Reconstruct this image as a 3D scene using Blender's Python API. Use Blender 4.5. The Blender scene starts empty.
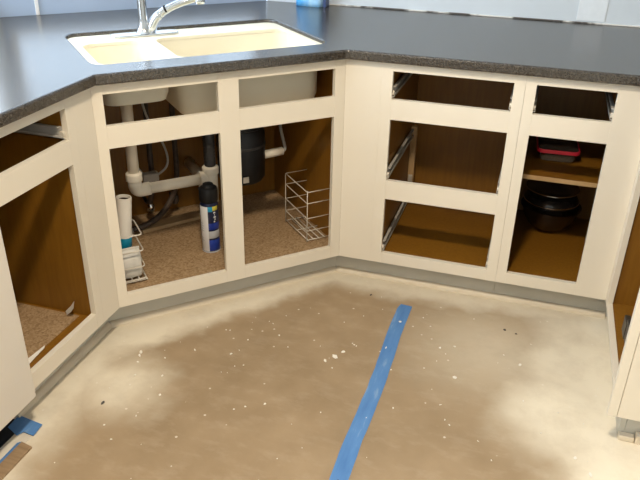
import bpy, bmesh, math, random
from mathutils import Vector, Matrix
random.seed(7)
S = bpy.context.scene
C = bpy.context.collection
PI = math.pi

# ------------------------------------------------------------------ camera, light, exposure
cam_d = bpy.data.cameras.new('camera'); cam = bpy.data.objects.new('camera', cam_d); C.objects.link(cam)
cam_d.sensor_fit = 'HORIZONTAL'; cam_d.sensor_width = 36.0; cam_d.lens = 705.67 / 640 * 36.0
cam_d.clip_start = 0.02
rx, ry, rz = -0.4823, -0.0217, 0.2947
R = Matrix.Rotation(rz, 3, 'Z') @ Matrix.Rotation(rx, 3, 'X') @ Matrix.Rotation(ry, 3, 'Y') @ Matrix.Rotation(PI / 2, 3, 'X')
cam.matrix_world = Matrix.Translation((0.6296, -2.3335, 1.443)) @ R.to_4x4()
S.camera = cam
S.view_settings.view_transform = 'Standard'; S.view_settings.look = 'None'
S.view_settings.gamma = 1.0; S.view_settings.use_curve_mapping = False
S.view_settings.exposure = 0.0
W = bpy.data.worlds.new('sky'); S.world = W; W.use_nodes = True
bgn = W.node_tree.nodes['Background']
bgn.inputs[0].default_value = (0.74, 0.87, 1.0, 1); bgn.inputs[1].default_value = 9.0
LAMPS = [((0.34, -1.62, 2.40), 44, 0.10, (1.0, 0.84, 0.64)), ((1.9, -2.7, 2.40), 12, 0.12, (1.0, 0.85, 0.66)), ((-0.35, -3.2, 2.40), 12, 0.12, (1.0, 0.85, 0.66))]

# ------------------------------------------------------------------ measures
AX = AY = -0.6032                      # corner between the left run and the diagonal sink run
ZB, ZT, ZC = 0.1114, 0.8803, 0.914     # frame bottom, frame top, worktop top
L1, L2 = 0.8531, 0.985
OH, TH = 0.027, 0.019                  # worktop overhang, frame thickness

# ------------------------------------------------------------------ materials
def mat(name, col, rough=0.5, metal=0.0, spec=0.5, alpha=None):
    m = bpy.data.materials.new(name); m.use_nodes = True
    b = m.node_tree.nodes['Principled BSDF']
    b.inputs['Base Color'].default_value = (*col, 1); b.inputs['Roughness'].default_value = rough
    b.inputs['Metallic'].default_value = metal; b.inputs['Specular IOR Level'].default_value = spec
    return m
class NT:
    def __init__(s, m): s.t = m.node_tree; s.n = s.t.nodes; s.b = s.n['Principled BSDF']
    def new(s, kind, **kw):
        n = s.n.new(kind)
        for k, v in kw.items(): setattr(n, k, v)
        return n
    def l(s, a, b): s.t.links.new(a, b)
    def coord(s, kind='Object', scale=(1, 1, 1)):
        tc = s.new('ShaderNodeTexCoord'); mp = s.new('ShaderNodeMapping'); mp.inputs['Scale'].default_value = scale
        s.l(tc.outputs[kind], mp.inputs[0]); return mp.outputs[0]
    def noise(s, vec, scale, detail=3, rough=0.5):
        n = s.new('ShaderNodeTexNoise'); n.inputs['Scale'].default_value = scale; n.inputs['Detail'].default_value = detail; n.inputs['Roughness'].default_value = rough
        s.l(vec, n.inputs['Vector']); return n.outputs['Fac']
    def ramp(s, fac, stops, interp='LINEAR'):
        r = s.new('ShaderNodeValToRGB'); r.color_ramp.interpolation = interp
        e = r.color_ramp.elements
        while len(e) < len(stops): e.new(0.5)
        for el, (p, c) in zip(e, stops): el.position = p; el.color = (*c, 1) if len(c) == 3 else c
        s.l(fac, r.inputs[0]); return r.outputs[0]
    def math(s, op, a, b=None, clamp=False):
        n = s.new('ShaderNodeMath', operation=op, use_clamp=clamp)
        for i, x in enumerate((a, b)):
            if x is None: continue
            if isinstance(x, (int, float)): n.inputs[i].default_value = x
            else: s.l(x, n.inputs[i])
        return n.outputs[0]
    def mix(s, fac, a, b):
        n = s.new('ShaderNodeMix', data_type='RGBA')
        if isinstance(fac, (int, float)): n.inputs[0].default_value = fac
        else: s.l(fac, n.inputs[0])
        for i, x in ((6, a), (7, b)):
            if isinstance(x, tuple): n.inputs[i].default_value = (*x, 1)
            else: s.l(x, n.inputs[i])
        return n.outputs[2]
    def bump(s, h, strength=0.2, dist=0.002):
        b = s.new('ShaderNodeBump'); b.inputs['Strength'].default_value = strength; b.inputs['Distance'].default_value = dist
        s.l(h, b.inputs['Height']); s.l(b.outputs[0], s.b.inputs['Normal'])
def noisy(name, c1, c2, scale, rough=0.5, stretch=(1, 1, 1), bump=0.0, spec=0.5, lo=0.35, hi=0.65, detail=4):
    m = mat(name, c1, rough, spec=spec); t = NT(m)
    f = t.noise(t.coord('Object', stretch), scale, detail)
    t.l(t.ramp(f, [(lo, c1), (hi, c2)]), t.b.inputs['Base Color'])
    if bump: t.bump(f, bump)
    return m
M = {}
M['paint'] = noisy('cream cabinet paint', (0.77, 0.705, 0.585), (0.80, 0.735, 0.615), 3.0, 0.38, (1, 1, 0.25), 0.02)
M['toe'] = noisy('grey toe kick paint', (0.54, 0.52, 0.45), (0.58, 0.56, 0.49), 6, 0.6)
M['trim'] = noisy('cream shoe moulding paint', (0.66, 0.58, 0.45), (0.72, 0.64, 0.50), 8, 0.5)
M['inner'] = noisy('honey brown cabinet board', (0.215, 0.092, 0.008), (0.25, 0.112, 0.011), 14, 0.42, (6, 6, 0.5), 0.0)
M['shelfedge'] = noisy('tan shelf edge', (0.42, 0.27, 0.12), (0.48, 0.31, 0.15), 14, 0.5)
M['walls'] = noisy('white wall paint', (0.62, 0.68, 0.73), (0.66, 0.72, 0.77), 2, 0.7)
M['bluewall'] = noisy('pale blue wall paint', (0.36, 0.46, 0.62), (0.40, 0.50, 0.66), 2, 0.7)
M['ceil'] = noisy('white ceiling paint', (0.80, 0.80, 0.78), (0.83, 0.83, 0.81), 4, 0.9)
M['frame'] = noisy('white window paint', (0.80, 0.80, 0.80), (0.84, 0.84, 0.84), 6, 0.4)
M['sink'] = noisy('cream sink composite', (0.86, 0.79, 0.62), (0.88, 0.82, 0.65), 6, 0.5)
M['chrome'] = noisy('polished chrome', (0.72, 0.73, 0.74), (0.76, 0.77, 0.78), 20, 0.10); M['chrome'].node_tree.nodes['Principled BSDF'].inputs['Metallic'].default_value = 1
M['steel'] = noisy('zinc slide steel', (0.52, 0.50, 0.45), (0.60, 0.57, 0.51), 30, 0.42); M['steel'].node_tree.nodes['Principled BSDF'].inputs['Metallic'].default_value = 0.05
M['pvc'] = noisy('white pvc', (0.80, 0.74, 0.62), (0.84, 0.78, 0.66), 9, 0.38)
M['black'] = noisy('black plastic', (0.006, 0.0065, 0.008), (0.010, 0.011, 0.013), 20, 0.42, spec=0.3)
M['blackm'] = noisy('black rubber hose', (0.015, 0.015, 0.016), (0.025, 0.024, 0.024), 30, 0.55)
M['pipe_dark'] = noisy('dark braided hose', (0.05, 0.035, 0.025), (0.08, 0.055, 0.04), 60, 0.5)
M['wire'] = noisy('white coated wire', (0.60, 0.55, 0.46), (0.66, 0.61, 0.52), 20, 0.35)
M['cable'] = noisy('grey cable', (0.40, 0.38, 0.35), (0.46, 0.44, 0.40), 20, 0.5)
M['roll'] = noisy('white paper roll', (0.72, 0.68, 0.60), (0.78, 0.74, 0.66), 12, 0.8)
M['teal'] = noisy('teal label', (0.0, 0.20, 0.34), (0.0, 0.25, 0.40), 12, 0.5)
M['bag'] = noisy('white plastic bag', (0.60, 0.58, 0.52), (0.74, 0.72, 0.66), 16, 0.5, bump=0.5)
M['canwhite'] = noisy('white can print', (0.66, 0.66, 0.66), (0.72, 0.72, 0.72), 12, 0.3)
M['canblue'] = noisy('blue can print', (0.01, 0.03, 0.25), (0.012, 0.045, 0.32), 12, 0.3)
M['cannavy'] = noisy('navy can print', (0.006, 0.01, 0.035), (0.01, 0.014, 0.05), 12, 0.3)
M['cancyan'] = noisy('cyan can print', (0.02, 0.28, 0.50), (0.03, 0.33, 0.55), 12, 0.3)
M['canyellow'] = noisy('yellow can print', (0.60, 0.52, 0.05), (0.66, 0.58, 0.08), 12, 0.3)
M['cansilver'] = noisy('silver can print', (0.42, 0.43, 0.45), (0.48, 0.49, 0.51), 12, 0.3)
M['white_enamel'] = noisy('white appliance enamel', (0.74, 0.69, 0.61), (0.77, 0.72, 0.64), 3, 0.35)
M['dark'] = noisy('dark toe panel and floor shade', (0.010, 0.012, 0.016), (0.016, 0.018, 0.022), 8, 0.6)
M['strip_wood'] = noisy('brown wood strip', (0.26, 0.17, 0.09), (0.34, 0.23, 0.13), 12, 0.6, (1, 8, 1))
M['paper'] = noisy('white masking paper', (0.66, 0.60, 0.50), (0.76, 0.70, 0.60), 12, 0.8)
M['red'] = noisy('red plastic lid', (0.42, 0.012, 0.03), (0.50, 0.018, 0.04), 8, 0.35)
M['bluefilm'] = noisy('bright blue plastic film', (0.08, 0.45, 0.95), (0.50, 0.78, 1.0), 22, 0.3, (1, 1, 0.4), 0.4, lo=0.4, hi=0.7)
M['bluedark'] = noisy('dark blue edge', (0.03, 0.06, 0.16), (0.05, 0.08, 0.2), 10, 0.4)
M['plaster'] = noisy('white plaster', (0.74, 0.79, 0.83), (0.78, 0.83, 0.87), 30, 0.8)
M['caulk'] = noisy('old caulk', (0.10, 0.09, 0.08), (0.72, 0.70, 0.66), 9, 0.8, (1, 1, 1), 0, lo=0.44, hi=0.52)
M['hinge'] = noisy('aged hinge steel', (0.035, 0.03, 0.025), (0.06, 0.05, 0.04), 20, 0.4); M['hinge'].node_tree.nodes['Principled BSDF'].inputs['Metallic'].default_value = 0.3
M['chip'] = noisy('white paint chips', (0.82, 0.78, 0.70), (0.88, 0.84, 0.76), 12, 0.7)
M['darkchip'] = noisy('dark lint', (0.08, 0.07, 0.06), (0.12, 0.10, 0.09), 12, 0.8)
M['scrapwood'] = noisy('pale scrap wood', (0.48, 0.33, 0.17), (0.56, 0.40, 0.22), 10, 0.6, (1, 6, 1))

def speckle(name, stops, scale, rough, bump=0.0, spec=0.5):
    m = mat(name, (0.1, 0.1, 0.1), rough, spec=spec); t = NT(m); v = t.coord()
    vo = t.new('ShaderNodeTexVoronoi'); vo.inputs['Scale'].default_value = scale; t.l(v, vo.inputs['Vector'])
    sx = t.new('ShaderNodeSeparateColor'); t.l(vo.outputs['Color'], sx.inputs[0])
    n = t.noise(v, scale * 0.4, 4, 0.7)
    f = t.math('ADD', t.math('MULTIPLY', sx.outputs[0], 0.55), t.math('MULTIPLY', n, 0.45))
    t.l(t.ramp(f, stops), t.b.inputs['Base Color'])
    if bump: t.bump(f, bump)
    return m
M['stone'] = speckle('speckled brown quartz', [(0.15, (0.012, 0.0095, 0.007)), (0.45, (0.030, 0.0245, 0.019)), (0.65, (0.060, 0.050, 0.040)), (0.85, (0.13, 0.115, 0.095))], 420, 0.25, 0.0, 1.0)
M['liner'] = speckle('speckled tan shelf liner', [(0.2, (0.26, 0.16, 0.075)), (0.5, (0.36, 0.235, 0.12)), (0.8, (0.45, 0.31, 0.175))], 170, 0.75, 0.3)

def glassy(name, col, rough=0.05, alpha=0.35):
    m = mat(name, col, rough); t = NT(m)
    t.l(t.ramp(t.noise(t.coord(), 6), [(0.3, col), (0.7, tuple(c * 1.15 for c in col))]), t.b.inputs['Base Color'])
    t.b.inputs['Alpha'].default_value = alpha
    return m
M['brownglass'] = glassy('dark brown glass', (0.035, 0.018, 0.008), 0.06, 0.86)
M['clearglass'] = glassy('clear dish glass', (0.16, 0.13, 0.10), 0.06, 0.62)
M['pan'] = noisy('dark nonstick metal', (0.015, 0.013, 0.012), (0.03, 0.026, 0.024), 10, 0.22)
def pane_mat(nm='window glass', tint=(1, 1, 1)):
    m = bpy.data.materials.new(nm); m.use_nodes = True; t = m.node_tree
    t.nodes.clear(); o = t.nodes.new('ShaderNodeOutputMaterial'); mx = t.nodes.new('ShaderNodeMixShader')
    tr = t.nodes.new('ShaderNodeBsdfTransparent'); gl = t.nodes.new('ShaderNodeBsdfGlossy'); gl.inputs['Roughness'].default_value = 0.02
    mx.inputs[0].default_value = 0.06; tr.inputs[0].default_value = (*tint, 1)
    t.links.new(tr.outputs[0], mx.inputs[1]); t.links.new(gl.outputs[0], mx.inputs[2]); t.links.new(mx.outputs[0], o.inputs[0])
    return m
M['pane'] = pane_mat(); M['pane_dimmer'] = pane_mat('window glass with added dimming', (0.56, 0.58, 0.60))  # second pane: grey tint added to dim daylight and reflection from the sink window
def emit(name, col, st):
    m = mat(name, col, 0.5); b = m.node_tree.nodes['Principled BSDF']
    b.inputs['Emission Color'].default_value = (*col, 1); b.inputs['Emission Strength'].default_value = st; return m

def floor_mat():
    m = mat('brown floor paper with paint overspray', (0.4, 0.3, 0.2), 0.62, spec=0.3); t = NT(m)
    v = t.coord('Object'); sep = t.new('ShaderNodeSeparateXYZ'); t.l(v, sep.inputs[0]); x, y = sep.outputs[0], sep.outputs[1]
    n1 = t.noise(v, 2.2, 4, 0.55); n2 = t.noise(v, 9, 4, 0.6); n3 = t.noise(t.coord('Object', (3, 6, 1)), 3, 6, 0.7)
    pap = t.ramp(t.math('ADD', t.math('MULTIPLY', n1, 0.6), t.math('MULTIPLY', n2, 0.4)), [(0.32, (0.285, 0.205, 0.12)), (0.68, (0.39, 0.287, 0.178))])
    pap = t.mix(t.math('MULTIPLY', t.ramp(n3, [(0.5, (0, 0, 0)), (0.75, (1, 1, 1))]), 0.30), pap, (0.55, 0.45, 0.34))
    wob = t.math('ADD', t.math('MULTIPLY', t.math('SUBTRACT', n1, 0.5), 0.18), t.math('MULTIPLY', t.math('SUBTRACT', n2, 0.5), 0.10))
    def zone(d, w, soft, top=1.0):               # d = distance from the sprayed cabinets, w = reach of the spray
        q = t.math('ADD', d, wob)
        mr = t.new('ShaderNodeMapRange', interpolation_type='SMOOTHSTEP'); t.l(q, mr.inputs[0])
        mr.inputs[1].default_value = w + soft; mr.inputs[2].default_value = w - soft; mr.inputs[3].default_value = 0; mr.inputs[4].default_value = top
        return mr.outputs[0]
    dl = t.math('ADD', x, 0.663)
    ds = t.math('ADD', t.math('MULTIPLY', t.math('SUBTRACT', x, y), 0.7071), 0.06)
    dr = t.math('SUBTRACT', 0.06, y)
    df = t.math('SUBTRACT', 1.0, x)
    # round blobs of spray: sqrt((x-a)^2+(y-b)^2)
    def blob(a, b, r, soft, top=1.0):
        dx = t.math('SUBTRACT', x, a); dy = t.math('SUBTRACT', y, b)
        return zone(t.math('SQRT', t.math('ADD', t.math('MULTIPLY', dx, dx), t.math('MULTIPLY', dy, dy))), r, soft, top)
    ds = t.math('ADD', ds, t.math('MULTIPLY', t.math('ADD', x, 0.45), 0.14))
    fac = zone(dl, 0.14, 0.10, 0.9)
    for z in (zone(ds, 0.145, 0.055, 0.85), zone(dr, 0.11, 0.07, 0.8), zone(df, 0.14, 0.11, 0.95), blob(0.88, -0.52, 0.20, 0.13, 0.95), blob(0.64, -0.26, 0.24, 0.20, 0.45), blob(-0.50, -0.84, 0.13, 0.11, 0.85), blob(0.90, -0.05, 0.18, 0.14, 0.8), blob(0.97, -0.28, 0.24, 0.12, 0.9)):
        fac = t.math('MAXIMUM', fac, z)
    smudge = t.math('MULTIPLY', t.ramp(t.noise(v, 6.5, 6, 0.68), [(0.46, (0, 0, 0)), (0.72, (1, 1, 1))]), 0.24)
    fac = t.math('MULTIPLY', fac, t.math('SUBTRACT', 1.0, smudge))
    col = t.mix(fac, pap, (0.84, 0.77, 0.62))
    # fine white splatter
    vo = t.new('ShaderNodeTexVoronoi'); vo.inputs['Scale'].default_value = 26; t.l(v, vo.inputs['Vector'])
    sc = t.new('ShaderNodeSeparateColor'); t.l(vo.outputs['Color'], sc.inputs[0])
    dot = t.math('MULTIPLY', t.math('LESS_THAN', vo.outputs['Distance'], 0.10), t.math('GREATER_THAN', sc.outputs[0], 0.80))
    col = t.mix(t.math('MULTIPLY', dot, 0.6), col, (0.82, 0.76, 0.66))
    t.l(col, t.b.inputs['Base Color'])
    t.bump(n2, 0.06, 0.003)
    return m
M['floor'] = floor_mat()
def tape_mat():
    m = mat('blue painters tape', (0.06, 0.20, 0.50), 0.55, spec=0.3); t = NT(m)
    n = t.noise(t.coord('Object', (8, 1.5, 1)), 4, 5, 0.6)
    t.l(t.ramp(n, [(0.3, (0.075, 0.20, 0.47)), (0.6, (0.11, 0.26, 0.54)), (0.78, (0.34, 0.46, 0.62))]), t.b.inputs['Base Color'])
    return m
M['tape'] = tape_mat()

# ------------------------------------------------------------------ mesh helpers
def obj(name, bm, m, parent=None, smooth=False):
    me = bpy.data.meshes.new(name); bm.to_mesh(me); bm.free()
    if m: me.materials.append(M[m] if isinstance(m, str) else m)
    if smooth:
        for p in me.polygons: p.use_smooth = True
    o = bpy.data.objects.new(name, me); C.objects.link(o)
    if parent: o.parent = parent
    return o
def tag(o, label=None, cat=None, group=None, kind=None):
    if label: o['label'] = label
    if cat: o['category'] = cat
    if group: o['group'] = group
    if kind: o['kind'] = kind
    return o
def thing(name, label, cat, loc=(0, 0, 0), rot=0.0, group=None):
    o = bpy.data.objects.new(name, None); C.objects.link(o); o.empty_display_size = 0.05
    o.location = loc; o.rotation_euler = (0, 0, rot)
    return tag(o, label, cat, group)
def add_box(bm, x0, x1, y0, y1, z0, z1, bev=0.0):
    r = bmesh.ops.create_cube(bm, size=1.0)
    for v in r['verts']:
        v.co = Vector(((x0 + x1) / 2 + v.co.x * (x1 - x0), (y0 + y1) / 2 + v.co.y * (y1 - y0), (z0 + z1) / 2 + v.co.z * (z1 - z0)))
    if bev:
        es = list({e for v in r['verts'] for e in v.link_edges})
        bmesh.ops.bevel(bm, geom=es, offset=bev, segments=2, profile=0.5, affect='EDGES')
def box(name, m, parent, x0, x1, y0, y1, z0, z1, bev=0.0):
    bm = bmesh.new(); add_box(bm, x0, x1, y0, y1, z0, z1, bev); return obj(name, bm, m, parent)
def rounded(pts, rad, seg=6):
    """round the corners of a polyline (3-D) with arcs approximated by quadratic curves"""
    out = [Vector(pts[0])]
    for i in range(1, len(pts) - 1):
        a, b, c = Vector(pts[i - 1]), Vector(pts[i]), Vector(pts[i + 1])
        d1, d2 = (a - b), (c - b); r1 = min(rad, d1.length * 0.49); r2 = min(rad, d2.length * 0.49)
        p, q = b + d1.normalized() * r1, b + d2.normalized() * r2
        for k in range(seg + 1):
            s = k / seg; out.append(p * (1 - s) ** 2 + b * 2 * s * (1 - s) + q * s * s)
    out.append(Vector(pts[-1])); return out
def add_tube(bm, pts, r, n=8, cap=True):
    pts = [Vector(p) for p in pts]; rings = []; up = None
    rs = r if isinstance(r, (list, tuple)) else [r] * len(pts)
    for i, p in enumerate(pts):
        d = (pts[min(i + 1, len(pts) - 1)] - pts[max(i - 1, 0)]).normalized()
        if up is None:
            up = Vector((0, 0, 1)) if abs(d.z) < 0.9 else Vector((1, 0, 0))
        up = (up - d * up.dot(d)).normalized(); s = d.cross(up)
        rings.append([bm.verts.new(p + (up * math.cos(2 * PI * k / n) + s * math.sin(2 * PI * k / n)) * rs[i]) for k in range(n)])
    for a, b in zip(rings, rings[1:]):
        for k in range(n): bm.faces.new((a[k], a[(k + 1) % n], b[(k + 1) % n], b[k]))
    if cap: bm.faces.new(rings[0][::-1]); bm.faces.new(rings[-1])
def tube(name, m, parent, pts, r, n=10, cap=True):
    bm = bmesh.new(); add_tube(bm, pts, r, n, cap); bmesh.ops.recalc_face_normals(bm, faces=bm.faces[:]); return obj(name, bm, m, parent, True)
def lathe(name, m, parent, prof, n=28, mtx=None, a0=0.0, a1=2 * PI, sharp=True):
    bm = bmesh.new(); full = abs(a1 - a0 - 2 * PI) < 1e-6; cols = []
    k = n if full else n + 1
    for i in range(k):
        a = a0 + (a1 - a0) * i / n
        cols.append([bm.verts.new((r * math.cos(a), r * math.sin(a), z)) for r, z in prof])
    for i in range(n):
        A_, B_ = cols[i], cols[(i + 1) % k]
        for j in range(len(prof) - 1): bm.faces.new((A_[j], B_[j], B_[j + 1], A_[j + 1]))
    bmesh.ops.remove_doubles(bm, verts=bm.verts[:], dist=1e-6)
    bmesh.ops.recalc_face_normals(bm, faces=bm.faces[:])
    if mtx is not None: bm.transform(mtx)
    o = obj(name, bm, m, parent, True)
    if sharp:
        md = o.modifiers.new('edges', 'EDGE_SPLIT'); md.split_angle = math.radians(40)
    return o
def add_prism(bm, poly, z0, z1):
    lo = [bm.verts.new((x, y, z0)) for x, y in poly]; hi = [bm.verts.new((x, y, z1)) for x, y in poly]
    n = len(poly); bm.faces.new(hi); bm.faces.new(lo[::-1])
    for i in range(n): bm.faces.new((lo[i], lo[(i + 1) % n], hi[(i + 1) % n], hi[i]))
    bmesh.ops.recalc_face_normals(bm, faces=bm.faces[:])
def rrect(x0, x1, y0, y1, r, seg=6):
    out = []
    for cx, cy, a in ((x1 - r, y1 - r, 0), (x0 + r, y1 - r, 90), (x0 + r, y0 + r, 180), (x1 - r, y0 + r, 270)):
        for k in range(seg + 1):
            t = math.radians(a + 90 * k / seg); out.append((cx + r * math.cos(t), cy + r * math.sin(t)))
    return out
def bevmod(o, w, seg=2):
    b = o.modifiers.new('bevel', 'BEVEL'); b.width = w; b.segments = seg; b.limit_method = 'ANGLE'; b.angle_limit = math.radians(35); return o
SINK_LOC, SINK_ROT = (AX, AY, 0), PI / 4          # local x runs along the run, local y into the cabinet
LEFT_LOC, LEFT_ROT = (AX, AY, 0), PI / 2
FAR_LOC, FAR_ROT = (L2, 0, 0), -PI / 2
def sk(u, v):                                     # a point of the diagonal run in room coordinates
    c = math.sqrt(0.5); return (AX + (u - v) * c, AY + (u + v) * c)

# ------------------------------------------------------------------ room shell
def struct(name, bm, m, parent=None):
    o = obj(name, bm, m, parent)
    if parent is None: o['kind'] = 'structure'
    return o
bm = bmesh.new(); add_box(bm, -1.5, 3.2, -4.2, 0.9, -0.06, 0.0); tag(struct('floor', bm, 'floor'), 'floor covered in brown paper misted with cream paint overspray')
bm = bmesh.new(); add_box(bm, -1.6, 3.3, -4.3, 1.0, 2.44, 2.5); tag(struct('ceiling', bm, 'ceil'), 'flat white ceiling')
bm = bmesh.new(); add_box(bm, -0.6, 3.3, 0.80, 0.92, 0, 2.44); tag(struct('wall_back', bm, 'walls'), 'white wall behind the right worktop')
bm = bmesh.new(); add_box(bm, 3.2, 3.3, -4.3, 0.80, 0, 2.44); tag(struct('wall_right', bm, 'walls'), 'white wall far to the right')
bm = bmesh.new(); add_box(bm, -1.5, 3.2, -4.3, -4.2, 0, 2.44); tag(struct('wall_rear', bm, 'walls'), 'white wall behind the camera')
def holed_wall(name, loc, rot, x0, x1, wx0, wx1, wz0, wz1, th, label, m='walls'):
    bm = bmesh.new()
    add_box(bm, x0, wx0, 0, th, 0, 2.44); add_box(bm, wx1, x1, 0, th, 0, 2.44)
    add_box(bm, wx0, wx1, 0, th, 0, wz0); add_box(bm, wx0, wx1, 0, th, wz1, 2.44)
    o = tag(struct(name, bm, m), label); o.location = loc; o.rotation_euler = (0, 0, rot); return o
def window(name, loc, rot, x0, x1, z0, z1, th, label, pm='pane'):
    o = thing(name, label, 'window', loc, rot); del o['category']; o['kind'] = 'structure'
    f = 0.03
    for a in ((x0, x0 + f, z0, z1), (x1 - f, x1, z0, z1), (x0 + f, x1 - f, z0, z0 + f), (x0 + f, x1 - f, z1 - f, z1)):
        box('window_frame', 'frame', o, a[0], a[1], 0.02, 0.07, a[2], a[3], 0.003)
    zm = (z0 + z1) / 2
    box('meeting_rail', 'frame', o, x0 + f, x1 - f, 0.025, 0.065, zm - 0.02, zm + 0.02, 0.003)
    box('pane', pm, o, x0 + f, x1 - f, 0.043, 0.047, z0 + f, zm - 0.02); box('pane', pm, o, x0 + f, x1 - f, 0.043, 0.047, zm + 0.02, z1 - f)
    ld = bpy.data.lights.new(name + ' portal', 'AREA'); ld.shape = 'RECTANGLE'; ld.size = x1 - x0; ld.size_y = z1 - z0; ld.cycles.is_portal = True
    l = bpy.data.objects.new(name + '_portal', ld); C.objects.link(l)
    mw = Matrix.Translation(loc) @ Matrix.Rotation(rot, 4, 'Z') @ Matrix.Translation(((x0 + x1) / 2, 0.10, zm)) @ Matrix.Rotation(-PI / 2, 4, 'X')
    l.matrix_world = mw
    return o
dl = (*sk(-0.137, 0.99), 0)
holed_wall('wall_diagonal', dl, SINK_ROT, 0, 1.131, 0.025, 1.105, 0.985, 2.12, 0.12, 'pale blue diagonal wall behind the corner sink', 'bluewall')
window('window_1', dl, SINK_ROT, 0.025, 1.105, 0.985, 2.12, 0.12, 'white framed window above the corner sink', 'pane_dimmer')
holed_wall('wall_left', (-1.4, -4.3, 0), PI / 2, 0, 4.3, 1.9, 4.27, 0.985, 2.12, 0.12, 'white wall behind the left worktop')
window('window_2', (-1.4, -4.3, 0), PI / 2, 1.9, 4.27, 0.985, 2.12, 0.12, 'white framed window above the left worktop')
for i, (p, w, r, c) in enumerate(LAMPS):
    t = thing('ceiling_lamp', ['round recessed ceiling lamp over the kitchen floor', 'round recessed ceiling lamp far right of the room', 'round recessed ceiling lamp behind the camera'][i], 'lamp', (p[0], p[1], 2.44), 0, 'ceiling lamps')
    lathe('trim_ring', 'frame', t, [(r + 0.002, 0), (r + 0.002, -0.012), (r + 0.03, -0.012), (r + 0.035, 0)], 32)
    ld = bpy.data.lights.new('lamp light', 'AREA'); ld.shape = 'DISK'; ld.size = 2 * r; ld.energy = w; ld.color = c
    l = bpy.data.objects.new('lamp_light', ld); C.objects.link(l); l.parent = t; l.location = (0, 0, -0.015)
    lathe('diffuser', emit('lamp diffuser %d' % i, c, 6.0), t, [(0.0, -0.006), (r, -0.006), (r, -0.002)], 32)

# shoe mouldings (quarter rounds) along the toe kicks
def moulding(name, loc, rot, x0, x1, label):
    bm = bmesh.new(); prof = [(0.075, 0.0), (0.058, 0.0)] + [(0.075 - 0.017 * math.cos(k * PI / 12), 0.02 * math.sin(k * PI / 12)) for k in range(1, 7)]
    a = [bm.verts.new((x0, y, z)) for y, z in prof]; b = [bm.verts.new((x1, y, z)) for y, z in prof]
    n = len(prof); bm.faces.new(a); bm.faces.new(b[::-1])
    for i in range(n): bm.faces.new((a[i], a[(i + 1) % n], b[(i + 1) % n], b[i]))
    bmesh.ops.recalc_face_normals(bm, faces=bm.faces[:])
    o = tag(struct(name, bm, 'trim'), label); o.location = loc; o.rotation_euler = (0, 0, rot)
K = 0.075 * math.tan(PI / 8)
moulding('baseboard_left', LEFT_LOC, LEFT_ROT, -0.468, 0.026, 'cream shoe moulding along the left toe kick')
moulding('baseboard_diagonal', SINK_LOC, SINK_ROT, -0.026, L1 + 0.026, 'cream shoe moulding under the sink cabinet')
moulding('baseboard_back', (0, 0, 0), 0, -0.026, L2 + 0.02, 'cream shoe moulding under the right-hand cabinets')

# ------------------------------------------------------------------ cabinets
def carcass(t, x0, x1, depth, zf, zt=ZT, th=0.012, back=True):
    """side panels, bottom and back of one cabinet, in the thing's own frame"""
    box('side_panel', 'inner', t, x0, x0 + th, TH, depth, ZB, zt)
    box('side_panel', 'inner', t, x1 - th, x1, TH, depth, ZB, zt)
    box('bottom_panel', 'inner', t, x0 + th, x1 - th, TH, depth, zf - 0.015, zf)
    if back: box('back_panel', 'inner', t, x0 + th, x1 - th, depth - 0.008, depth, zf, zt)
def stile(t, x0, x1, z0=ZB, z1=ZT, name='stile'): return box(name, 'paint', t, x0, x1, 0, TH, z0, z1, 0.0006)
def rail(t, x0, x1, z0, z1): return box('rail', 'paint', t, x0, x1, 0.0003, TH, z0, z1, 0.0006)
def toe(t, x0, x1): return box('toe_kick', 'toe', t, x0, x1, 0.075, 0.09, 0.0, ZB)
def slide(t, x, side, z, y1=0.52, m='steel'):
    """metal drawer runner: C-channel with a white roller in front; side=+1 sits on the left wall"""
    bm = bmesh.new(); w = 0.011 * side
    add_box(bm, min(x, x + 0.0015 * side), max(x, x + 0.0015 * side), 0.012, y1, z, z + 0.034)
    add_box(bm, min(x, x + w), max(x, x + w), 0.012, y1, z, z + 0.0025)
    add_box(bm, min(x, x + w), max(x, x + w), 0.03, y1, z + 0.0315, z + 0.034)
    add_box(bm, min(x + w - 0.0015 * side, x + w), max(x + w - 0.0015 * side, x + w), 0.012, y1, z, z + 0.009)
    s = obj('drawer_slide', bm, m, t)
    lathe('roller', 'wire', s, [(0.0, -0.004), (0.0085, -0.004), (0.0085, 0.004), (0.0, 0.004)], 16, Matrix.Translation((x + 0.006 * side, 0.020, z + 0.014)) @ Matrix.Rotation(PI / 2, 4, 'Y'))
    return s

# left run: one drawer over one door opening
t = thing('base_cabinet', 'cream painted left base cabinet with empty drawer slot, missing its door', 'cabinet', LEFT_LOC, LEFT_ROT, 'base cabinets')
stile(t, -0.1276, -0.092); stile(t, -0.092, 0.0, name='filler_strip'); stile(t, -0.470, -0.452)
for a, b in ((ZB, 0.165), (0.6799, 0.7532), (0.8455, ZT)): rail(t, -0.452, -0.1276, a, b)
carcass(t, -0.470, -0.112, 0.60, 0.150); toe(t, -0.470, K)
slide(t, -0.1245, -1, 0.757, 0.50); slide(t, -0.456, 1, 0.757, 0.50)

# diagonal sink base: two false drawer openings over two door openings
t = thing('sink_base_cabinet', 'cream diagonal corner sink cabinet with four open holes and plumbing inside', 'cabinet', SINK_LOC, SINK_ROT, 'base cabinets')
stile(t, 0.0, 0.0322); stile(t, 0.3902, 0.46); stile(t, 0.814, L1)
for x0, x1 in ((0.0322, 0.3902), (0.46, 0.814)):
    for a, b in ((ZB, 0.1566), (0.6777, 0.7487), (0.8466, ZT)): rail(t, x0, x1, a, b)
carcass(t, 0.004, 0.868, 0.622, 0.148); toe(t, -K, L1 + K)

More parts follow.
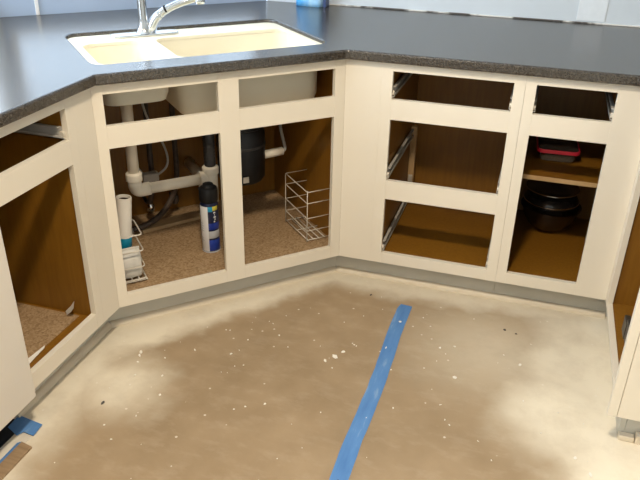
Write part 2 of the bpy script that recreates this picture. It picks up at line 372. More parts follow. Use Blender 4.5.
# right run: drawer base and narrow drawer-and-door base
t = thing('drawer_base_cabinet', 'cream cabinet with three empty stacked drawer openings and bare metal slides', 'cabinet', (0, 0, 0), 0, 'base cabinets')
stile(t, 0.0, 0.128, name='filler_panel'); stile(t, 0.128, 0.166); stile(t, 0.5637, 0.5997)
for a, b in ((ZB, 0.1552), (0.3793, 0.452), (0.6808, 0.7524), (0.8492, ZT)): rail(t, 0.166, 0.5637, a, b)
carcass(t, 0.146, 0.5993, 0.60, 0.150); toe(t, -K, 0.5993)
for z in (0.158, 0.456, 0.757): slide(t, 0.162, 1, z, 0.50); slide(t, 0.5680, -1, z, 0.50)
b = box('slide_bracket', 'shelfedge', t, 0.160, 0.185, 0.50, 0.518, 0.25, 0.50); box('bracket_clip', 'wire', b, 0.165, 0.182, 0.492, 0.4995, 0.252, 0.285, 0.001)

t = thing('base_cabinet', 'cream narrow cabinet with one drawer hole above a doorless shelf opening', 'cabinet', (0, 0, 0), 0, 'base cabinets')
stile(t, 0.6003, 0.6345); stile(t, 0.8777, L2)
for a, b in ((ZB, 0.1552), (0.6808, 0.7524), (0.8492, ZT)): rail(t, 0.6345, 0.8777, a, b)
carcass(t, 0.6003, 0.948, 0.60, 0.150); toe(t, 0.6003, L2 + 0.03)
slide(t, 0.6305, 1, 0.757, 0.50); slide(t, 0.8815, -1, 0.757, 0.50)
s = box('shelf', 'inner', t, 0.6123, 0.936, 0.112, 0.592, 0.486, 0.502); box('shelf_edge', 'shelfedge', s, 0.6123, 0.936, 0.107, 0.112, 0.486, 0.502, 0.001)

# cabinet of the run at far right, seen almost edge on; its finished end faces the camera
t = thing('base_cabinet', 'cream cabinet at right edge with open brown interior and hinge', 'cabinet', FAR_LOC, FAR_ROT, 'base cabinets')
stile(t, 0.0, 0.042); stile(t, 0.530, 0.616)
rail(t, 0.042, 0.530, ZB, 0.126); rail(t, 0.042, 0.530, 0.8466, ZT)
box('side_panel', 'inner', t, 0.604, 0.616, TH, 0.60, ZB, ZT); box('bottom_panel', 'inner', t, 0.03, 0.604, TH, 0.60, 0.108, 0.1235); box('back_panel', 'inner', t, 0.03, 0.604, 0.592, 0.60, 0.1235, ZT)
box('side_panel', 'inner', t, 0.018, 0.030, TH, 0.60, ZB, ZT)
box('end_panel', 'paint', t, 0.617, 0.636, 0.004, 0.62, ZB, ZT, 0.0012); box('end_trim', 'paint', t, 0.617, 0.637, -0.0225, 0.003, ZB - 0.001, ZT, 0.002)
box('toe_kick', 'toe', t, 0.04, 0.575, 0.030, 0.045, 0.0, ZB - 0.004); box('toe_kick', 'toe', t, 0.560, 0.575, 0.046, 0.60, 0.0, ZB - 0.004)
h = box('hinge', 'hinge', t, 0.465, 0.530, -0.002, 0.014, 0.270, 0.330, 0.003); lathe('hinge_cup', 'hinge', h, [(0.0, 0.0), (0.018, 0.0), (0.019, 0.010), (0.0, 0.012)], 18, Matrix.Translation((0.436, 0.010, 0.292)) @ Matrix.Rotation(PI / 2, 4, 'X'))
box('hinge_arm', 'hinge', h, 0.425, 0.480, -0.004, 0.012, 0.268, 0.318, 0.002)
box('corner_block', 'trim', t, 0.577, 0.60, 0.075, 0.20, 0.0, 0.030, 0.002); box('toe_moulding', 'trim', t, 0.576, 0.598, 0.030, 0.073, 0.0, 0.018, 0.003)

# ------------------------------------------------------------------ worktop with the sink cut-out
def poly_with_hole(outer, holes, z0, z1):
    bm = bmesh.new(); es = []
    for loop in [outer] + holes:
        vs = [bm.verts.new((x, y, z1)) for x, y in loop]
        es += [bm.edges.new((vs[i], vs[(i + 1) % len(vs)])) for i in range(len(vs))]
    bmesh.ops.triangle_fill(bm, use_beauty=True, edges=es)
    r = bmesh.ops.extrude_face_region(bm, geom=bm.faces[:])
    for v in [g for g in r['geom'] if isinstance(g, bmesh.types.BMVert)]: v.co.z = z0
    bmesh.ops.recalc_face_normals(bm, faces=bm.faces[:]); return bm
k = OH * math.tan(PI / 8)
ca = sk(-0.0 + k, -OH); cb = sk(L1 - k, -OH)
outer = [(-1.398, -1.72), (AX + OH, -1.72), (AX + OH, ca[1]), (cb[0], -OH), (L2 - OH, -OH), (L2 - OH, -0.665), (L2 + 0.645, -0.665), (L2 + 0.645, 0.798), (-0.600, 0.798), (-1.398, 0.0)]
HOLE = (0.030, 0.835, 0.088, 0.572)
hole = [sk(u, v) for u, v in rrect(*HOLE, 0.045, 7)]
wt = obj('worktop', poly_with_hole(outer, [hole], ZT + 0.0005, ZC), 'stone'); bevmod(wt, 0.006, 3)
tag(wt, 'dark brown speckled stone worktop running round the corner with the sink', 'worktop')
bm = bmesh.new(); add_box(bm, -0.30, 3.0, 0.792, 0.80, ZC, ZC + 0.006, 0.002); tag(struct('trim_1', bm, 'caulk'), 'chipped caulk line where the worktop meets the back wall')

bm = bmesh.new(); add_box(bm, -0.003, 0.011, 0.982, 0.99, ZC, 0.985, 0.002); o = tag(struct('trim_2', bm, 'frame'), 'short white batten on the blue wall under the window'); o.location = SINK_LOC; o.rotation_euler = (0, 0, SINK_ROT)
# ------------------------------------------------------------------ sink
t = thing('kitchen_sink', 'cream double-bowl sink set into the diagonal worktop', 'sink', SINK_LOC, SINK_ROT)
ZR = 0.902
b1 = (0.060, 0.270, 0.122, 0.440, 0.045, 0.772); b2 = (0.312, 0.819, 0.122, 0.440, 0.05, 0.708)
bm = poly_with_hole(rrect(HOLE[0] + 0.0015, HOLE[1] - 0.0015, HOLE[2] + 0.0015, HOLE[3] - 0.0015, 0.0435, 7), [rrect(*b[:5], 6) for b in (b1, b2)], ZR - 0.012, ZR)
bevmod(obj('rim', bm, 'sink', t), 0.004, 3)
def bowl(b):
    x0, x1, y0, y1, r, zb = b; bm = bmesh.new(); th = 0.009; rings = []
    def ring(off, z, rr): rings.append([bm.verts.new((x, y, z)) for x, y in rrect(x0 - off, x1 + off, y0 - off, y1 + off, rr, 6)])
    ring(th, ZR - 0.0125, r + th); ring(th - 0.004, zb + 0.03 - th, r + th - 0.004); ring(th - 0.012, zb + 0.006 - th, r + th - 0.01); ring(-0.022, zb - th, r - 0.015)
    ring(-0.026, zb, r - 0.02); ring(-0.010, zb + 0.008, r - 0.006); ring(-0.003, zb + 0.032, r - 0.002); ring(0.0, ZR - 0.0125, r)
    n = len(rings[0])
    for a, c in zip(rings, rings[1:]):
        for i in range(n): bm.faces.new((a[i], a[(i + 1) % n], c[(i + 1) % n], c[i]))
    bm.faces.new([v for v in rings[3]][::-1]); bm.faces.new(rings[4])
    bmesh.ops.recalc_face_normals(bm, faces=bm.faces[:])
    o = obj('bowl', bm, 'sink', t, True); md = o.modifiers.new('edges', 'EDGE_SPLIT'); md.split_angle = math.radians(50)
    lathe('drain_basket', 'chrome', o, [(0.0, 0.001), (0.030, 0.0012), (0.034, 0.005), (0.044, 0.004), (0.045, 0.0005)], 24, Matrix.Translation(((x0 + x1) / 2, (y0 + y1) / 2 + 0.02, zb)))
    return o
bowl(b1); bowl(b2)

# ------------------------------------------------------------------ faucet
t = thing('faucet', 'chrome pull-out kitchen faucet on an oval base plate', 'faucet', (*sk(0.300, 0.508), ZR), SINK_ROT)
bm = bmesh.new(); add_prism(bm, rrect(-0.125, 0.125, -0.03, 0.03, 0.0295, 10), 0, 0.009); bevmod(obj('base_plate', bm, 'chrome', t, False), 0.004, 3)
lathe('body', 'chrome', t, [(0.030, 0.009), (0.025, 0.014), (0.020, 0.03), (0.0165, 0.06), (0.016, 0.13), (0.018, 0.165), (0.012, 0.182), (0.0, 0.186)], 28)
tube('handle_lever', 'chrome', t, rounded([(-0.008, 0.0, 0.17), (-0.012, 0.01, 0.20), (-0.02, 0.03, 0.30)], 0.02), [0.010] * 8 + [0.008], 12)
sp = [(0.020, -0.004, 0.008), (0.038, -0.010, 0.055), (0.075, -0.026, 0.088), (0.125, -0.048, 0.112), (0.165, -0.066, 0.126), (0.192, -0.078, 0.132)]
spp = rounded(sp, 0.03, 4); n_ = len(spp)
tube('spout', 'chrome', t, spp, [0.019 - 0.0055 * min(1.0, i / (0.45 * n_)) for i in range(n_)], 16)
lathe('spout_ring', 'black', t, [(0.0142, -0.004), (0.0158, -0.003), (0.0158, 0.003), (0.0142, 0.004)], 20, Matrix.Translation((0.078, -0.027, 0.090)) @ Vector((0.50, -0.22, 0.26)).to_track_quat('Z', 'Y').to_matrix().to_4x4())
lathe('spray_head', 'chrome', t, [(0.0, 0.0), (0.014, 0.0), (0.018, -0.010), (0.019, -0.026), (0.0165, -0.030), (0.0, -0.030)], 20, Matrix.Translation((0.190, -0.077, 0.140)))

# ------------------------------------------------------------------ plumbing under the sink (sink coordinates)
def sthing(name, label, cat, group=None): return thing(name, label, cat, SINK_LOC, SINK_ROT, group)
PV = 0.30
t = sthing('drain_pipe', 'white plastic drain pipe dropping from the small bowl and running right', 'pipe')
tube('tailpiece', 'pvc', t, [(0.162, PV, 0.762), (0.162, PV, 0.455)], 0.0205, 18)
lathe('slip_nut', 'pvc', t, [(0.021, 0.757), (0.031, 0.757), (0.031, 0.735), (0.021, 0.73)], 12, Matrix.Translation((0.162, PV, 0)))
lathe('slip_nut', 'pvc', t, [(0.0, 0.470), (0.024, 0.470), (0.030, 0.464), (0.030, 0.438), (0.0, 0.438)], 12, Matrix.Translation((0.162, PV, 0)))
tube('elbow', 'pvc', t, rounded([(0.162, PV, 0.442), (0.162, PV, 0.395), (0.215, PV, 0.397)], 0.045, 8), 0.0245, 18)
tube('cross_pipe', 'pvc', t, [(0.200, PV, 0.397), (0.425, PV, 0.398)], 0.0205, 18)
lathe('slip_nut', 'pvc', t, [(0.0, -0.012), (0.030, -0.012), (0.030, 0.012), (0.024, 0.016), (0.0, 0.016)], 12, Matrix.Translation((0.418, PV, 0.398)) @ Matrix.Rotation(PI / 2, 4, 'Y'))
tube('tee', 'pvc', t, [(0.450, PV, 0.445), (0.450, PV, 0.30)], 0.026, 18)
lathe('slip_nut', 'pvc', t, [(0.0, 0.447), (0.026, 0.447), (0.032, 0.441), (0.032, 0.418), (0.0, 0.416)], 12, Matrix.Translation((0.450, PV, 0)))
tube('trap', 'pvc', t, rounded([(0.450, PV, 0.31), (0.450, PV, 0.22), (0.455, PV + 0.10, 0.22), (0.46, PV + 0.11, 0.34), (0.46, PV + 0.305, 0.35)], 0.05, 6), 0.0215, 16)
t = sthing('disposer_hose', 'black ribbed rubber hose curving down into the white pipe tee', 'hose')
pts = rounded([(0.450, PV, 0.447), (0.450, PV, 0.575), (0.465, PV + 0.01, 0.615), (0.520, PV + 0.045, 0.625)], 0.045, 10)
fine = []
for a, b_ in zip(pts, pts[1:]):
    k_ = max(1, int((b_ - a).length / 0.004)); fine += [a.lerp(b_, i / k_) for i in range(k_)]
tube('hose_body', 'blackm', t, fine, [0.0195 + (0.0022 if i % 3 else 0) for i in range(len(fine))], 16)
t = sthing('garbage_disposer', 'black cylindrical garbage disposer hanging under the large bowl', 'disposer')
DX, DY = 0.597, 0.352
lathe('motor_housing', 'black', t, [(0.0, 0.348), (0.055, 0.348), (0.082, 0.352), (0.092, 0.366), (0.094, 0.44), (0.094, 0.55), (0.088, 0.56), (0.088, 0.568), (0.094, 0.572), (0.094, 0.625), (0.088, 0.64), (0.05, 0.655), (0.05, 0.665)], 40, Matrix.Translation((DX, DY, 0)))
lathe('mounting_ring', 'steel', t, [(0.05, 0.660), (0.066, 0.662), (0.066, 0.680), (0.05, 0.682), (0.05, 0.697)], 32, Matrix.Translation((DX, DY, 0)))
box('label_plate', 'wire', t, DX - 0.032, DX - 0.008, DY - 0.0955, DY - 0.0925, 0.368, 0.392, 0.0008)
lathe('band', 'blackm', t, [(0.0945, 0.495), (0.0965, 0.497), (0.0965, 0.503), (0.0945, 0.505)], 40, Matrix.Translation((DX, DY, 0)))
t = sthing('dishwasher_drain_hose', 'pale elbow hose beside the black disposer rising to the worktop', 'hose')
tube('inlet_stub', 'pvc', t, [(0.692, DY, 0.434), (0.775, DY, 0.438)], 0.017, 14)
tube('riser', 'cable', t, rounded([(0.772, DY, 0.438), (0.790, DY, 0.44), (0.792, 0.40, 0.50), (0.800, 0.478, 0.64), (0.800, 0.478, 0.87)], 0.03, 5), 0.0065, 10)
for (u, v, lab) in ((0.388, 0.54, 'dark supply hose at back of sink cabinet beside the tee'), (0.515, 0.54, 'dark supply hose at back of sink cabinet behind the disposer hose'), (0.275, 0.50, 'dark supply hose at back of sink cabinet behind the loose cable')):
    t = sthing('supply_hose', lab, 'hose', 'supply hoses')
    tube('hose_body', 'pipe_dark', t, rounded([(u, v, 0.87), (u, v, 0.33), (u - 0.015, v + 0.01, 0.24)], 0.04, 5), 0.011, 10)
    lathe('shutoff_valve', 'chrome' if u < 0.3 else 'pipe_dark', t, [(0.0, -0.02), (0.012, -0.02), (0.016, -0.01), (0.016, 0.012), (0.01, 0.02), (0.0, 0.02)], 14, Matrix.Translation((u - 0.015, v + 0.01, 0.222)))
    tube('stub_pipe', 'pipe_dark', t, [(u - 0.015, v + 0.01, 0.222), (u - 0.015, 0.611, 0.222)], 0.008, 10)
t = sthing('power_cable', 'thin grey cable looped beside the white drain pipe with a junction box', 'cable')
tube('cord', 'cable', t, rounded([(0.245, 0.475, 0.86), (0.262, 0.475, 0.62), (0.325, 0.465, 0.50), (0.338, 0.455, 0.41), (0.27, 0.445, 0.375)], 0.06, 6), 0.0045, 8)
tube('cord', 'cable', t, rounded([(0.235, 0.475, 0.86), (0.215, 0.475, 0.60), (0.195, 0.46, 0.45), (0.235, 0.46, 0.385)], 0.06, 6), 0.0035, 8)
box('junction_box', 'cable', t, 0.225, 0.288, 0.435, 0.47, 0.36, 0.395, 0.006)
t = sthing('floor_hose', 'dark flexible hose lying across the back of the sink cabinet floor', 'hose')
tube('hose_body', 'pipe_dark', t, rounded([(0.03, 0.50, 0.167), (0.16, 0.43, 0.167), (0.30, 0.46, 0.20), (0.40, 0.56, 0.30)], 0.08, 6), 0.012, 12)
tube('coupling', 'steel', t, [(0.13, 0.450, 0.168), (0.165, 0.432, 0.168)], 0.0145, 12)
o = box('scrap_board', 'scrapwood', None, -0.13, 0.13, -0.03, 0.03, 0, 0.015, 0.002); o.location = (*sk(0.325, 0.475), 0.1505); o.rotation_euler = (0, 0, SINK_ROT + 0.12)
tag(o, 'pale scrap board lying at the back of the sink cabinet floor', 'board')
ln = box('shelf_liner', 'liner', None, 0.018, 0.854, 0.021, 0.612, 0.1482, 0.1500, 0); ln.location = SINK_LOC; ln.rotation_euler = (0, 0, SINK_ROT)
tag(ln, 'speckled tan liner sheet covering the sink cabinet floor', 'shelf liner')

# ------------------------------------------------------------------ aerosol can
cx, cy = sk(0.402, 0.195)
t = thing('aerosol_can', 'blue and white spray can with black cap on sink cabinet floor', 'can', (cx, cy, 0.150), 0)
lathe('body', 'cannavy', t, [(0.0, 0.0), (0.031, 0.0), (0.0335, 0.003), (0.0335, 0.195), (0.030, 0.203), (0.0, 0.205)], 32)
lathe('base_rim', 'cansilver', t, [(0.0335, 0.001), (0.0348, 0.002), (0.0348, 0.006), (0.0335, 0.007)], 32)
va = math.atan2(-2.3335 - cy, 0.6296 - cx)            # angle of the printed front
def lab(m, a0, a1, z0, z1, nm='label_panel', r=0.0338): lathe(nm, m, t, [(r - 0.0002, z0), (r, z0 + 0.0003), (r, z1 - 0.0003), (r - 0.0002, z1)], 12, None, va + math.radians(a0), va + math.radians(a1), False)
lab('canwhite', -95, -12, 0.008, 0.192); lab('cancyan', -12, 18, 0.172, 0.192); lab('canyellow', 18, 60, 0.175, 0.192)
lab('canblue', -12, 75, 0.098, 0.125); lab('cansilver', -12, 75, 0.062, 0.092); lab('canblue', -12, 75, 0.010, 0.055)
for i, (a, z, w, h) in enumerate(((-78, 0.12, 30, 0.003), (-78, 0.11, 36, 0.003), (-78, 0.10, 32, 0.003), (-78, 0.09, 36, 0.003), (-78, 0.06, 30, 0.003), (-78, 0.05, 34, 0.003))): lab('cansilver', a, a + w, z, z + h, 'fine_print', 0.0340)
for i in range(5): lab('canwhite', 24 + (i % 2) * 6, 34 + (i % 3) * 4, 0.128 + i * 0.009, 0.134 + i * 0.009, 'print_mark', 0.0340)
lathe('cap', 'black', t, [(0.0, 0.2065), (0.0335, 0.2065), (0.0348, 0.210), (0.0345, 0.248), (0.032, 0.258), (0.021, 0.264), (0.019, 0.272), (0.0, 0.275)], 32)

# ------------------------------------------------------------------ wire racks
def wire_rack(name, label, uw, uf, v0, v1, levels, ztop, r=0.0019, corners=True):
    """open basket of coated wire fixed to the cabinet side at u=uw, its free side at u=uf"""
    t = sthing(name, label, 'rack', 'wire racks in the sink cabinet')
    for z in levels:
        tube('loop_wire', 'wire', t, rounded([(uw, v0, z), (uf, v0, z), (uf, v1, z + 0.006), (uw, v1, z + 0.006)], 0.008 if corners else 0.014, 4), r, 6)
    if corners:
        for v in (v0, v1): tube('upright_wire', 'wire', t, [(uf, v, 0.152), (uf, v, ztop)], r, 6)
    n = 4
    for i in range(n): u = uf + (uw - uf) * i / n; tube('floor_wire', 'wire', t, [(u, v0 - 0.012, 0.163), (u, v1, 0.163)], r, 6)
    for i in range(3): v = v0 + (v1 - v0) * i / 2; tube('cross_wire', 'wire', t, [(uf, v, 0.158), (uw, v, 0.158)], r, 6)
    return t
wire_rack('wire_rack', 'empty white wire rack on the right side of the sink cabinet', 0.853, 0.757, 0.089, 0.285, (0.362, 0.315, 0.252, 0.198), 0.368)
wire_rack('wire_rack', 'white wire rack on the left side holding a roll and bag', 0.020, 0.118, 0.072, 0.190, (0.333, 0.272, 0.210, 0.163), 0.340, 0.0026, False)

# roll of wrap and plastic pouch in the left rack
t = sthing('paper_roll', 'white paper roll with hollow core leaning in the left wire rack', 'roll')
mt = Matrix.Translation((0.064, 0.155, 0.200)) @ Matrix.Rotation(0.10, 4, 'Y')
lathe('roll_body', 'roll', t, [(0.020, 0.0), (0.0255, 0.0), (0.0262, 0.003), (0.0262, 0.242), (0.0255, 0.246), (0.0212, 0.246), (0.0205, 0.242), (0.020, 0.0)], 28, mt)
lathe('core', 'pipe_dark', t, [(0.0, 0.010), (0.0196, 0.010), (0.0196, 0.236)], 24, mt)
lathe('end_label', 'teal', t, [(0.0262, 0.060), (0.0267, 0.061), (0.0267, 0.098), (0.0262, 0.099)], 28, mt)
t = sthing('plastic_pouch', 'crumpled white plastic pouch standing at the bottom of the left rack', 'bag')
bm = bmesh.new(); rings = []
for i, z in enumerate([0.166, 0.171, 0.19, 0.215, 0.24, 0.258, 0.268]):
    k_ = [0.80, 0.94, 1.0, 1.0, 1.02, 0.98, 0.94][i]; d_ = [0.8, 1, 1, 0.95, 0.75, 0.5, 0.28][i]
    rings.append([bm.verts.new((0.076 + 0.036 * k_ * (abs(math.cos(a)) ** 0.6) * (1 if math.cos(a) > 0 else -1) + random.uniform(-.0018, .0018),
                                0.103 + 0.022 * d_ * (abs(math.sin(a)) ** 0.6) * (1 if math.sin(a) > 0 else -1) + random.uniform(-.0018, .0018), z + random.uniform(-.002, .002))) for a in [2 * PI * k / 20 for k in range(20)]])
for a, b_ in zip(rings, rings[1:]):
    for i in range(20): bm.faces.new((a[i], a[(i + 1) % 20], b_[(i + 1) % 20], b_[i]))
bm.faces.new(rings[0][::-1]); bm.faces.new(rings[-1])
obj('pouch_body', bm, 'bag', t, True)
bm = bmesh.new(); add_box(bm, 0.042, 0.110, 0.1005, 0.1045, 0.267, 0.277, 0.0015); obj('sealed_edge', bm, 'bag', t)

# ------------------------------------------------------------------ things on the shelf cabinet
t = thing('baking_dish', 'glass baking dish with a red lid on the narrow cabinet shelf', 'dish', (0.742, 0.36, 0.502), 0.06)
def dish(name, m, prof, par):
    bm = bmesh.new(); rings = [[bm.verts.new((x, y, z)) for x, y in rrect(-hx, hx, -hy, hy, r, 5)] for hx, hy, r, z in prof]; n = len(rings[0])
    for a, b_ in zip(rings, rings[1:]):
        for i in range(n): bm.faces.new((a[i], a[(i + 1) % n], b_[(i + 1) % n], b_[i]))
    bm.faces.new(rings[0][::-1]); bm.faces.new(rings[-1]); bmesh.ops.recalc_face_normals(bm, faces=bm.faces[:])
    return obj(name, bm, m, par, False)
dish('dish_body', 'clearglass', [(0.052, 0.085, 0.015, 0.001), (0.060, 0.095, 0.02, 0.006), (0.069, 0.106, 0.022, 0.036), (0.073, 0.110, 0.022, 0.038), (0.073, 0.110, 0.022, 0.041), (0.064, 0.102, 0.02, 0.041), (0.055, 0.09, 0.018, 0.008)], t)
ld_ = dish('lid', 'pan', [(0.071, 0.108, 0.022, 0.0415), (0.071, 0.108, 0.022, 0.052), (0.064, 0.101, 0.02, 0.054)], t)
bm = poly_with_hole(rrect(-0.0765, 0.0765, -0.1135, 0.1135, 0.023, 5), [rrect(-0.0715, 0.0715, -0.1085, 0.1085, 0.0225, 5)], 0.0395, 0.053); bevmod(obj('lid_rim', bm, 'red', ld_), 0.0015)
BX, BY = 0.766, 0.455
t = thing('mixing_bowl', 'dark brown glass bowl on the floor of the narrow cabinet', 'bowl', (BX, BY, 0.150), 0)
lathe('bowl_body', 'brownglass', t, [(0.0, 0.001), (0.050, 0.001), (0.056, 0.004), (0.085, 0.028), (0.104, 0.062), (0.113, 0.098), (0.119, 0.100), (0.119, 0.105), (0.110, 0.105), (0.100, 0.066), (0.080, 0.034), (0.05, 0.010), (0.0, 0.008)], 44)
lathe('foot_ring', 'brownglass', t, [(0.040, 0.0), (0.050, 0.0), (0.052, 0.003), (0.040, 0.003)], 36)
t = thing('covered_pan', 'dark lidded pan stacked inside the brown glass bowl', 'pan', (BX - 0.004, BY, 0.205), 0)
lathe('pan_body', 'pan', t, [(0.0, 0.0), (0.062, 0.0), (0.074, 0.006), (0.088, 0.060), (0.108, 0.066), (0.109, 0.070), (0.105, 0.072)], 44)
ld_ = lathe('lid', 'pan', t, [(0.107, 0.0725), (0.106, 0.078), (0.098, 0.094), (0.088, 0.100), (0.0, 0.101)], 44)
lathe('rim_band', 'chrome', ld_, [(0.1075, 0.0725), (0.1095, 0.0735), (0.1095, 0.0755), (0.1075, 0.0765)], 44)
t = thing('glass_plate', 'shallow glass dish with bright rim lying on top of the lidded pan', 'plate', (BX - 0.006, BY - 0.004, 0.3065), 0)
lathe('plate_body', 'clearglass', t, [(0.0, 0.0), (0.060, 0.0), (0.072, 0.010), (0.104, 0.022), (0.106, 0.025), (0.102, 0.026), (0.07, 0.015), (0.058, 0.005), (0.0, 0.005)], 44)
lathe('rim', 'chrome', t, [(0.1045, 0.0235), (0.1072, 0.0245), (0.1072, 0.0262), (0.1045, 0.027)], 44)

# ------------------------------------------------------------------ left cabinet contents
ln = box('shelf_liner', 'liner', None, -0.454, -0.135, 0.060, 0.585, 0.1503, 0.1522); ln.location = LEFT_LOC; ln.rotation_euler = (0, 0, LEFT_ROT)
tag(ln, 'speckled tan liner sheet on the floor of the left cabinet', 'shelf liner')
def sheet(name, pts, m, label, cat, loc, rot):
    bm = bmesh.new(); top = [bm.verts.new(p) for p in pts]; bot = [bm.verts.new((p[0], p[1], p[2] - 0.0012)) for p in pts]
    n = len(pts) // 2                       # two rows of equal length
    for i in range(n - 1):
        for q, fl in ((top, 0), (bot, 1)):
            f = (q[i], q[i + 1], q[n + i + 1], q[n + i]); bm.faces.new(f[::-1] if fl else f)
    ring = list(range(n)) + list(range(2 * n - 1, n - 1, -1))
    for i in range(len(ring)): a, b_ = ring[i], ring[(i + 1) % len(ring)]; bm.faces.new((top[a], top[b_], bot[b_], bot[a]))
    bmesh.ops.recalc_face_normals(bm, faces=bm.faces[:])
    o = obj(name, bm, m); o.location = loc; o.rotation_euler = (0, 0, rot); return tag(o, label, cat)
sheet('paper_scrap', [(-0.158, 0.058, 0.196), (-0.156, 0.072, 0.178), (-0.150, 0.095, 0.157), (-0.135, 0.070, 0.206), (-0.134, 0.088, 0.182), (-0.1325, 0.112, 0.157)], 'chip', 'torn curled white paper scrap at the right edge of left cabinet liner', 'paper', LEFT_LOC, LEFT_ROT)
sheet('paper_scrap', [(-0.45, 0.046, 0.1535), (-0.42, 0.046, 0.154), (-0.37, 0.050, 0.155), (-0.32, 0.055, 0.1545), (-0.45, 0.072, 0.156), (-0.42, 0.069, 0.157), (-0.37, 0.064, 0.1565), (-0.31, 0.061, 0.1555)], 'chip', 'white paper edge curling along the front of left cabinet liner', 'paper', LEFT_LOC, LEFT_ROT)

# ------------------------------------------------------------------ appliance at the left edge
t = thing('dishwasher', 'plain white appliance front standing proud at the left edge of the cabinets', 'appliance', LEFT_LOC, LEFT_ROT)
box('door_panel', 'white_enamel', t, -1.070, -0.4725, -0.025, 0.012, 0.1114, 0.755, 0.004)
cp = box('control_panel', 'white_enamel', t, -1.070, -0.4725, -0.025, 0.012, 0.760, 0.872, 0.004)
box('handle', 'dark', cp, -0.90, -0.64, -0.029, -0.0255, 0.772, 0.80, 0.001)
box('body', 'dark', t, -1.066, -0.4765, 0.0125, 0.58, 0.115, 0.868); box('toe_panel', 'dark', t, -1.066, -0.4765, 0.085, 0.10, 0.004, 0.1145); box('shade_strip', 'dark', t, -1.066, -0.4765, 0.032, 0.10, 0.0004, 0.003)  # last box is a thin black sheet painting in the floor shade

# ------------------------------------------------------------------ loose strips on the floor at far left
bm = bmesh.new(); add_prism(bm, [(-0.672, -1.062), (-0.582, -1.074), (-0.577, -1.121), (-0.614, -1.117), (-0.622, -1.135), (-0.668, -1.115)], 0.0034, 0.0046)
tag(obj('painters_tape', bm, 'tape'), 'blue masking tape corner on the floor under the white appliance', 'tape')
bm = bmesh.new(); add_prism(bm, [(-0.613, -1.119), (-0.578, -1.124), (-0.585, -1.15), (-0.600, -1.155), (-0.606, -1.62), (-0.645, -1.62), (-0.638, -1.20)], 0.0004, 0.0020)
tag(obj('masking_paper', bm, 'paper'), 'white masking paper strip beside the brown wood strip, lower left', 'paper')
bm = bmesh.new(); add_prism(bm, [(-0.604, -1.157), (-0.597, -1.150), (-0.592, -1.1515), (-0.594, -1.62), (-0.604, -1.62)], 0.0004, 0.0022)
tag(obj('painters_tape', bm, 'tape'), 'thin blue tape edge between white paper and brown wood strip', 'tape')
bm = bmesh.new(); add_prism(bm, [(-0.592, -1.152), (-0.552, -1.160), (-0.552, -1.62), (-0.592, -1.62)], 0.0004, 0.007); o = obj('wood_strip', bm, 'strip_wood'); bevmod(o, 0.0012)
tag(o, 'flat brown wood strip on the floor in the lower left corner', 'board')

# ------------------------------------------------------------------ long blue tape on the floor
bm = bmesh.new(); n = 40; L = []; Rr = []
for i in range(n + 1):
    y = -0.092 - i * (1.35 / n); L.append((0.268 - 0.0025 * math.sin(i * 0.33) + random.uniform(-.0012, .0012) + 0.006 * (i == 0), y)); Rr.append((0.318 - 0.0025 * math.sin(i * 0.33) + random.uniform(-.0012, .0012), y - 0.004 * (i == 0)))
add_prism(bm, L + Rr[::-1], 0.0004, 0.0014)
tag(obj('painters_tape', bm, 'tape'), 'long straight blue masking tape down the middle of the floor', 'tape')

# ------------------------------------------------------------------ paint chips and lint scattered over the floor (too small to count)
def chips(name, m, n, label, smin, smax, seed, pts=None):
    rnd = random.Random(seed); bm = bmesh.new()
    for i in range(n):
        if pts and i < len(pts): x, y, s = pts[i]
        else:
            x, y, s = rnd.uniform(-0.5, 0.97), rnd.uniform(-1.25, 0.0), rnd.uniform(smin, smax)
            if x - y < 0.10 - 0.0: continue
        a0 = rnd.uniform(0, PI); k_ = rnd.randint(5, 7); st = rnd.uniform(0.3, 0.9); poly = []
        for j in range(k_):
            a = 2 * PI * j / k_; q = s * rnd.uniform(0.6, 1.1); dx, dy = q * math.cos(a), q * math.sin(a) * st
            poly.append((x + dx * math.cos(a0) - dy * math.sin(a0), y + dx * math.sin(a0) + dy * math.cos(a0)))
        lo = [bm.verts.new((px, py, 0.0004)) for px, py in poly]; hi = [bm.verts.new((px, py, 0.0016 + rnd.uniform(0, 0.0012))) for px, py in poly]
        bm.faces.new(hi)
        for j in range(k_): bm.faces.new((lo[j], lo[(j + 1) % k_], hi[(j + 1) % k_], hi[j]))
    bmesh.ops.recalc_face_normals(bm, faces=bm.faces[:])
    return tag(obj(name, bm, m), label, 'debris', kind='stuff')
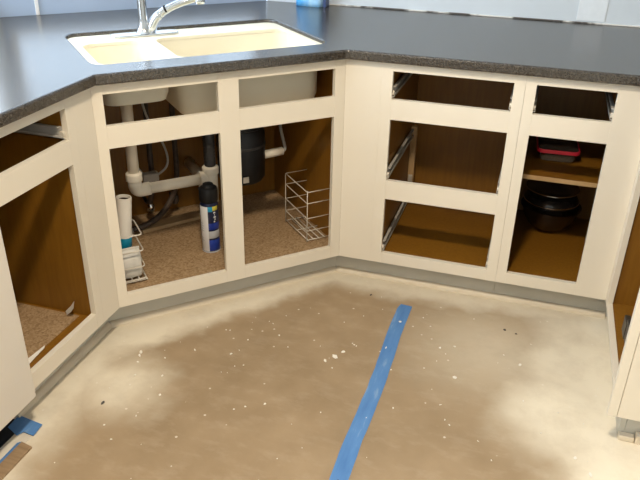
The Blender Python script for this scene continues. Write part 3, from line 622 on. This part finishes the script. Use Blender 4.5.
CHIPS = [(-0.494, -0.671, 0.010), (-0.488, -0.69, 0.009), (-0.476, -0.722, 0.006), (-0.45, -0.784, 0.005), (-0.439, -0.833, 0.004), (0.13, -0.486, 0.015), (0.105, -0.517, 0.012), (0.148, -0.45, 0.009), (-0.366, -0.761, 0.006), (-0.205, -0.583, 0.006), (-0.327, -0.845, 0.005), (-0.182, -0.491, 0.004), (0.528, -0.466, 0.008), (0.457, -0.32, 0.005), (0.503, -0.612, 0.005), (0.725, -0.328, 0.007), (0.897, -0.712, 0.007), (0.936, -0.765, 0.009), (0.527, -0.674, 0.005), (-0.006, -0.78, 0.005), (-0.329, -0.602, 0.006), (0.295, -0.21, 0.006), (0.281, -0.381, 0.008)]
chips('paint_chips', 'chip', 120, 'tiny white paint chips scattered over the brown floor paper', 0.0015, 0.0046, 5, CHIPS)
chips('floor_lint', 'darkchip', 6, 'few dark specks of lint on the floor paper', 0.003, 0.006, 9, [(-0.472, -0.933, 0.011), (0.151, -0.066, 0.008), (0.661, -0.137, 0.007), (0.70, -0.149, 0.005)])

# ------------------------------------------------------------------ against the back wall
t = thing('plastic_bundle', 'bright blue plastic bundle against the back wall by the corner', 'bundle', (-0.372, 0.745, ZC), 0)
bm = bmesh.new(); rings = []
for i in range(9):
    z = i * 0.022; k_ = 1 - 0.02 * i; rings.append([bm.verts.new((0.062 * k_ * (abs(math.cos(a)) ** 0.5) * (1 if math.cos(a) > 0 else -1) + random.uniform(-.004, .004), 0.028 * (abs(math.sin(a)) ** 0.7) * (1 if math.sin(a) > 0 else -1) + random.uniform(-.004, .004), z + (random.uniform(-.003, .003) if i else 0))) for a in [2 * PI * q / 24 for q in range(24)]])
for a, b_ in zip(rings, rings[1:]):
    for i in range(24): bm.faces.new((a[i], a[(i + 1) % 24], b_[(i + 1) % 24], b_[i]))
bm.faces.new(rings[0][::-1]); bm.faces.new(rings[-1]); obj('film', bm, 'bluefilm', t, True)
box('dark_edge', 'bluedark', t, 0.064, 0.076, -0.02, 0.03, 0, 0.18, 0.002)
o = box('plaster_patch', 'plaster', None, -0.055, 0.055, -0.003, 0, -0.06, 0.06, 0.0015); o.location = (0.80, 0.7998, 0.985)
tag(o, 'white plaster patch on the back wall above the right worktop', 'patch')
